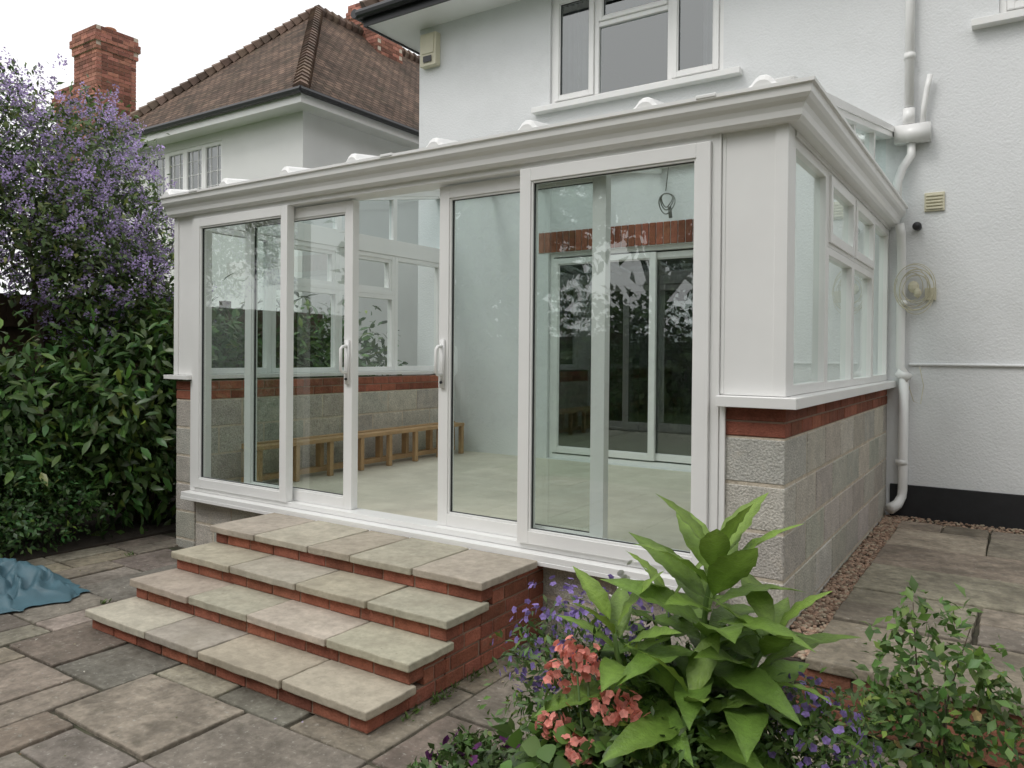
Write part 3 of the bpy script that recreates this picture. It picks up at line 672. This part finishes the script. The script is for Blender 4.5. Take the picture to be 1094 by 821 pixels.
hb = [(x, -10.5, 1.1, 1.1, .7, 1.6) for x in np.arange(-12, 9, 1.4)] + [(7.2, y, 1.1, .6, 1.1, 1.6) for y in np.arange(-9.5, 3, 1.4)]
group('garden_hedge', [foliage('hedge_leaves', 40, hb, 3600, 9, .15, .22, .14, (.06, .10, .03), m=M_leaffar)], (0, -10.5, 0))

# ------------------------------------------------------------------ litter and joint weeds
rng = np.random.default_rng(91); n = 620
P = np.stack([rng.uniform(-5.2, 3.0, n), rng.uniform(-4.2, -.0, n), np.full(n, .008)], 1)
k = ~((P[:, 0] > SX0 - .05) & (P[:, 0] < SX1 + .05) & (P[:, 1] > -1.45)) & ~((P[:, 1] > -.34) & (P[:, 0] > 0))
P = P[k]; edge = rng.random(len(P)) < .35; P[edge, 0] = -5.2 + np.abs(rng.normal(size=edge.sum())) * .35
P = P[~((P[:, 0] > SX0 - .05) & (P[:, 0] < SX1 + .05) & (P[:, 1] > -1.45))]; n = len(P)
cols = np.array([(.35, .30, .2), (.16, .10, .05), (.38, .32, .42), (.12, .13, .05), (.5, .47, .4)])[rng.integers(0, 5, n)]
dd = rng.normal(size=(n, 3)) * np.array([1, 1, .08]); nn_ = np.tile(np.array([0, 0, 1.0]), (n, 1)) + rng.normal(size=(n, 3)) * .15
group('leaf_litter', [leaf_obj('fallen_petals', M_litter, P, dd, nn_, rng.uniform(.008, .024, n), rng.uniform(.006, .013, n), cols, 2, .1)], (-1, -2, 0))
rng = np.random.default_rng(92); wp = []
for q in range(46):
    if q < 26: gx_ = -5.25 + .24 * rng.integers(1, 40); gy_ = rng.uniform(-4, -.2)
    elif q < 36: gx_, gy_ = SX1 + .02 + abs(rng.normal()) * .02, rng.uniform(-1.35, -.05)
    else: gx_, gy_ = rng.uniform(SX1 + .05, -.0), -.03 - abs(rng.normal()) * .03
    if SX0 - .05 < gx_ < SX1 and gy_ > -1.45: continue
    if gx_ > 0 and gy_ > -.35: continue
    for _ in range(12): wp.append((gx_ + rng.normal() * .012, gy_ + rng.normal() * .02, 0))
P = np.array(wp); n = len(P)
C = np.array([.10, .17, .04])[None] * rng.uniform(.6, 1.4, (n, 1))
group('joint_weeds', [leaf_obj('weed_blades', M_leaf, P, rng.normal(size=(n, 3)) * np.array([.7, .7, .1]) + np.array([0, 0, .9]), rng.normal(size=(n, 3)), rng.uniform(.02, .055, n), rng.uniform(.005, .012, n), C, 3, .25)], (-1, -2, 0))

# ------------------------------------------------------------------ tarpaulin
tp = MB(); nx, ny = 80, 54; vs = []
for j in range(ny + 1):
    for i in range(nx + 1):
        u, v = i / nx * 2 - 1, j / ny * 2 - 1
        ed = 1 + .22 * noise.noise(Vector((u * 1.7, v * 1.9, 3)))
        x = -4.62 + u * .56 * ed + .05 * noise.noise(Vector((v * 4, u * 2, 7))); y = -1.38 + v * .34 * ed + .06 * noise.noise(Vector((u * 4, v * 3, 1)))
        r = max(abs(u), abs(v)); h = (1 - r ** 3)
        rid = abs(noise.noise(Vector((u * 1.8 + v, v * 2.6, 5)))); rid2 = abs(noise.noise(Vector((u * 5 + v * 3, v * 4 - u * 2, 9))))
        z = .010 + h * (.15 * (1 - 2.4 * rid) * (1 - .5 * (u + .2) ** 2) + .06 * (.4 - rid2)) + .008 * rid2
        vs.append((x, y, max(z, .008)))
fs = [(j * (nx + 1) + i, j * (nx + 1) + i + 1, (j + 1) * (nx + 1) + i + 1, (j + 1) * (nx + 1) + i) for j in range(ny) for i in range(nx)]
tp.add(vs, fs); group('blue_tarpaulin', [tp.obj('crumpled_sheet', M_tarp, smooth=True)], (-4.5, -1.4, 0))

# ------------------------------------------------------------------ foreground plants
yaw = math.radians(33.5)
def pot(mb, x, y, r, h):
    mb.lathe((x, y, 0), [(0, 0), (r * .72, 0), (r * .95, h * .85), (r * 1.05, h * .86), (r * 1.07, h), (r * .95, h), (r * .93, h * .93), (0, h * .93)], 36)
PX, PYY = .19, -1.76
rng = np.random.default_rng(11); rnd = random.Random(11)
Pl, Dl, Nl, Ll, Wl, Cl, Cv = [], [], [], [], [], [], []
st = MB()
def shoot(b, t, z_start, nl, L, ph, wr=.34):
    b = Vector(b); t = Vector(t); st.tube([b.lerp(t, i / 6) + Vector((.012 * math.sin(i), .01 * math.cos(i * 2), 0)) for i in range(7)], [.012 - .001 * i for i in range(7)], 8, (.12, .2, .05))
    for i in range(nl):
        s = i / (nl - 1); f = z_start + (1 - z_start) * s; p = b.lerp(t, f); a = ph + i * 2.39996
        el = math.radians(10 + 48 * s ** 2.2 + rnd.uniform(-12, 12)); ln = L * (1.05 - .40 * s ** 2) * rnd.uniform(.85, 1.12)
        d = np.array([math.cos(a) * math.cos(el), math.sin(a) * math.cos(el), math.sin(el)]); nn = np.array([-math.cos(a) * math.sin(el), -math.sin(a) * math.sin(el), math.cos(el)])
        Pl.append(np.array(p) + d * .015); Dl.append(d); Nl.append(nn + rng.normal(size=3) * .2); Ll.append(ln); Wl.append(ln * wr * rnd.uniform(.85, 1.1)); Cv.append(.36 * (1 - s) + .12 + rnd.uniform(-.05, .14))
        g = .8 + .5 * s; Cl.append(np.array([.115 * g * (1 + .3 * s), .225 * g, .040 * g]) * rnd.uniform(.8, 1.15))
shoot((PX, PYY, .38), (PX + .06, PYY + .04, 1.04), .22, 40, .34, .3)
shoot((PX - .03, PYY - .02, .38), (PX - .17, PYY - .10, .86), .35, 20, .27, 1.3)
shoot((PX + .03, PYY, .38), (PX + .19, PYY + .10, .85), .3, 22, .30, 2.3)
shoot((PX + .0, PYY - .03, .38), (PX + .06, PYY - .14, .74), .4, 14, .27, 4.0)
shoot((PX - .02, PYY + .03, .38), (PX - .10, PYY + .12, .90), .4, 16, .27, 5.0)
a1 = leaf_obj('lance_leaves', M_leafbig, np.array(Pl), np.array(Dl), np.array(Nl), Ll, Wl, np.array(Cl), 14, np.array(Cv), .22, .82, rib=1.45, wavy=.10)
a2 = st.obj('stems', mat('stem', (1, 1, 1), .6, .1, 20, attr=True), smooth=True)
pt = MB(); pot(pt, PX, PYY, .25, .42); a3 = pt.obj('terracotta_pot', M_terra, smooth=True)
so = MB(); so.lathe((PX, PYY, .385), [(0, .01), (.23, .008)], 24); a4 = so.obj('compost', M_soil)
group('potted_foliage_plant', [a1, a2, a3, a4], (PX, PYY, 0))
fbs = [(PX, PYY + .05, .52, .32, .30, .22), (PX - .30, PYY, .62, .22, .2, .2), (PX + .26, PYY + .12, .52, .2, .2, .18), (PX - .1, PYY - .15, .5, .22, .18, .14)]
b1 = foliage('bush_leaves', 51, fbs, 760, 16, .03, .033, .012, (.09, .16, .042), inner=.3, zmin=.25, young=.12)
def florets(name, seed, blobs, nfl, r, col, colv=.25, pet=5):
    rng = np.random.default_rng(seed); P, V, T = cloud(rng, blobs, nfl, 1, .01, inner=0, zmin=.1); n = len(P)
    ax = unit(V + rng.normal(size=(n, 3)) * .4); t1 = unit(np.cross(ax, rng.normal(size=(n, 3)))); t2 = np.cross(ax, t1)
    T = .6 * 1 + .4 * T
    PP, DD, NN, CC = [], [], [], []
    for k in range(pet):
        a = 2 * math.pi * k / pet; d = t1 * math.cos(a) + t2 * math.sin(a) + ax * .25
        PP.append(P); DD.append(d); NN.append(ax); CC.append(np.array(col)[None] * (T * rng.uniform(1 - colv, 1 + colv, n))[:, None])
    return leaf_obj(name, M_petal, np.vstack(PP), np.vstack(DD), np.vstack(NN), r, r * .95, np.vstack(CC), 4, .15, shape=1.2)
b2 = florets('purple_flowers', 52, [(PX - .40, PYY + .03, .72, .16, .16, .17), (PX - .26, PYY + .05, .80, .16, .14, .1)], 300, .0115, (.31, .22, .55))
b3 = florets('purple_flowers_low', 53, [(PX + .28, PYY + .12, .58, .14, .16, .14)], 170, .0115, (.29, .20, .50))
b4 = florets('white_flowers', 54, [(PX - .2, PYY + .1, .9, .08, .08, .06)], 12, .013, (.8, .8, .75), .05, pet=7)
group('campanula_plant', [b1, b2, b3, b4], (PX, PYY, .4))
gx, gy = PX - .17, PYY - .24
G = [foliage('round_leaves', 61, [(gx, gy, .50, .18, .16, .12)], 70, 5, .03, .055, .055, (.085, .16, .035), inner=.3, zmin=.3, curve=.1, segs=5)]
heads = [(gx - .05, gy + .03, .80, .045), (gx - .09, gy + .03, .735, .035), (gx + .05, gy + .02, .70, .04), (gx + .10, gy + .03, .715, .03), (gx - .07, gy - .02, .64, .035), (gx + .0, gy - .05, .61, .03), (gx - .03, gy + .06, .77, .03)]
gs = MB()
for i, h in enumerate(heads): gs.tube([(gx, gy, .45), ((gx + h[0]) / 2, (gy + h[1]) / 2 + .01, .6), h[:3]], .003, 6, (.1, .18, .05))
G.append(gs.obj('flower_stems', bpy.data.materials['stem'], smooth=True))
G.append(florets('salmon_flower_heads', 62, [(h[0], h[1], h[2], h[3], h[3], h[3] * .75) for h in heads], 210, .013, (.84, .33, .27), .2))
group('geranium_plant', G, (gx, gy, .4))
vx, vy = -.42, -1.86
pt = MB(); pot(pt, vx, vy, .15, .26)
V_ = [pt.obj('small_pot', M_terra, smooth=True), foliage('pansy_leaves', 71, [(vx, vy, .32, .15, .15, .07)], 170, 8, .02, .035, .02, (.085, .15, .04), zmin=.2), florets('pansy_flowers', 72, [(vx, vy, .36, .14, .13, .06)], 34, .018, (.14, .03, .14), .3), florets('red_pansy_flowers', 73, [(vx + .05, vy, .35, .12, .12, .05)], 10, .016, (.4, .03, .08), .3)]
group('pansy_pot', V_, (vx, vy, 0))
rx, ry = .72, -1.12
rbs = [(rx, ry, .55, .17, .17, .24), (rx + .1, ry + .05, .4, .18, .18, .2), (rx - .1, ry + .02, .35, .15, .15, .16), (rx + .12, ry - .05, .25, .2, .2, .2)]
rbs_o = foliage('rose_leaves', 81, rbs, 190, 9, .03, .045, .025, (.10, .185, .047), inner=.35, zmin=.05, young=.12)
st2 = limbs('rose_stems', (rx, ry, 0), [(rx - .07, ry, .84), (rx + .08, ry, .80), (rx + .15, ry + .04, .6), (rx - .15, ry + .03, .55), (rx + .02, ry - .05, .7)], .007, 9, .12)
rt = foliage('rose_tips', 82, [(rx - .07, ry, .80, .05, .05, .07), (rx + .08, ry, .76, .05, .05, .07), (rx + .15, ry + .04, .58, .06, .06, .06), (rx - .15, ry + .03, .52, .06, .06, .06)], 50, 5, .015, .045, .022, (.13, .22, .05), inner=.3)
rf = florets('rose_buds', 83, [(rx - .02, ry, .55, .17, .17, .2)], 7, .016, (.6, .45, .2), .3)
group('rose_bush', [rbs_o, st2, rt, rf], (rx, ry, 0))

# ------------------------------------------------------------------ light
SE, SA = math.radians(52), math.radians(205)
w = bpy.data.worlds.new('World'); scene.world = w; w.use_nodes = True; nt = w.node_tree; bg = nt.nodes['Background']
sky = nt.nodes.new('ShaderNodeTexSky'); sky.sky_type = 'NISHITA'; sky.sun_disc = False; sky.sun_elevation = SE; sky.sun_rotation = SA; sky.dust_density = 4
hs = nt.nodes.new('ShaderNodeHueSaturation'); hs.inputs['Saturation'].default_value = .06; nt.links.new(sky.outputs[0], hs.inputs['Color'])
mx = nt.nodes.new('ShaderNodeMix'); mx.data_type = 'RGBA'; mx.inputs[0].default_value = .75; nt.links.new(hs.outputs[0], mx.inputs[6]); mx.inputs[7].default_value = (11.0, 11.02, 11.1, 1)
nt.links.new(mx.outputs[2], bg.inputs['Color']); bg.inputs['Strength'].default_value = .13
sd = bpy.data.lights.new('sun', 'SUN'); sd.energy = .85; sd.angle = math.radians(18); sd.color = (1, .98, .94)
so_ = bpy.data.objects.new('sun', sd); scene.collection.objects.link(so_)
dirv = Vector((math.sin(SA) * math.cos(SE), math.cos(SA) * math.cos(SE), math.sin(SE)))
so_.rotation_euler = dirv.to_track_quat('Z', 'Y').to_euler(); so_.location = dirv * 30

# ------------------------------------------------------------------ camera
cd = bpy.data.cameras.new('camera'); cam = bpy.data.objects.new('camera', cd); scene.collection.objects.link(cam); scene.camera = cam
cd.sensor_width = 36; cd.lens = 816 / 1094 * 36; cd.clip_start = .05; cd.clip_end = 1000
pitch, roll = math.radians(.5), math.radians(.5)
R0 = Vector((math.cos(yaw), math.sin(yaw), 0)); F0 = Vector((-math.sin(yaw), math.cos(yaw), 0))
Fv = F0 * math.cos(pitch) - Zup * math.sin(pitch); U0 = R0.cross(Fv)
Rv = R0 * math.cos(roll) + U0 * math.sin(roll); Uv = U0 * math.cos(roll) - R0 * math.sin(roll)
mw = Matrix((Rv, Uv, -Fv)).transposed().to_4x4(); mw.translation = Vector((.902, -3.685, 1.57)); cam.matrix_world = mw
cd.shift_y = -.022
scene.view_settings.view_transform = 'Standard'; scene.view_settings.look = 'None'; scene.view_settings.exposure = 0
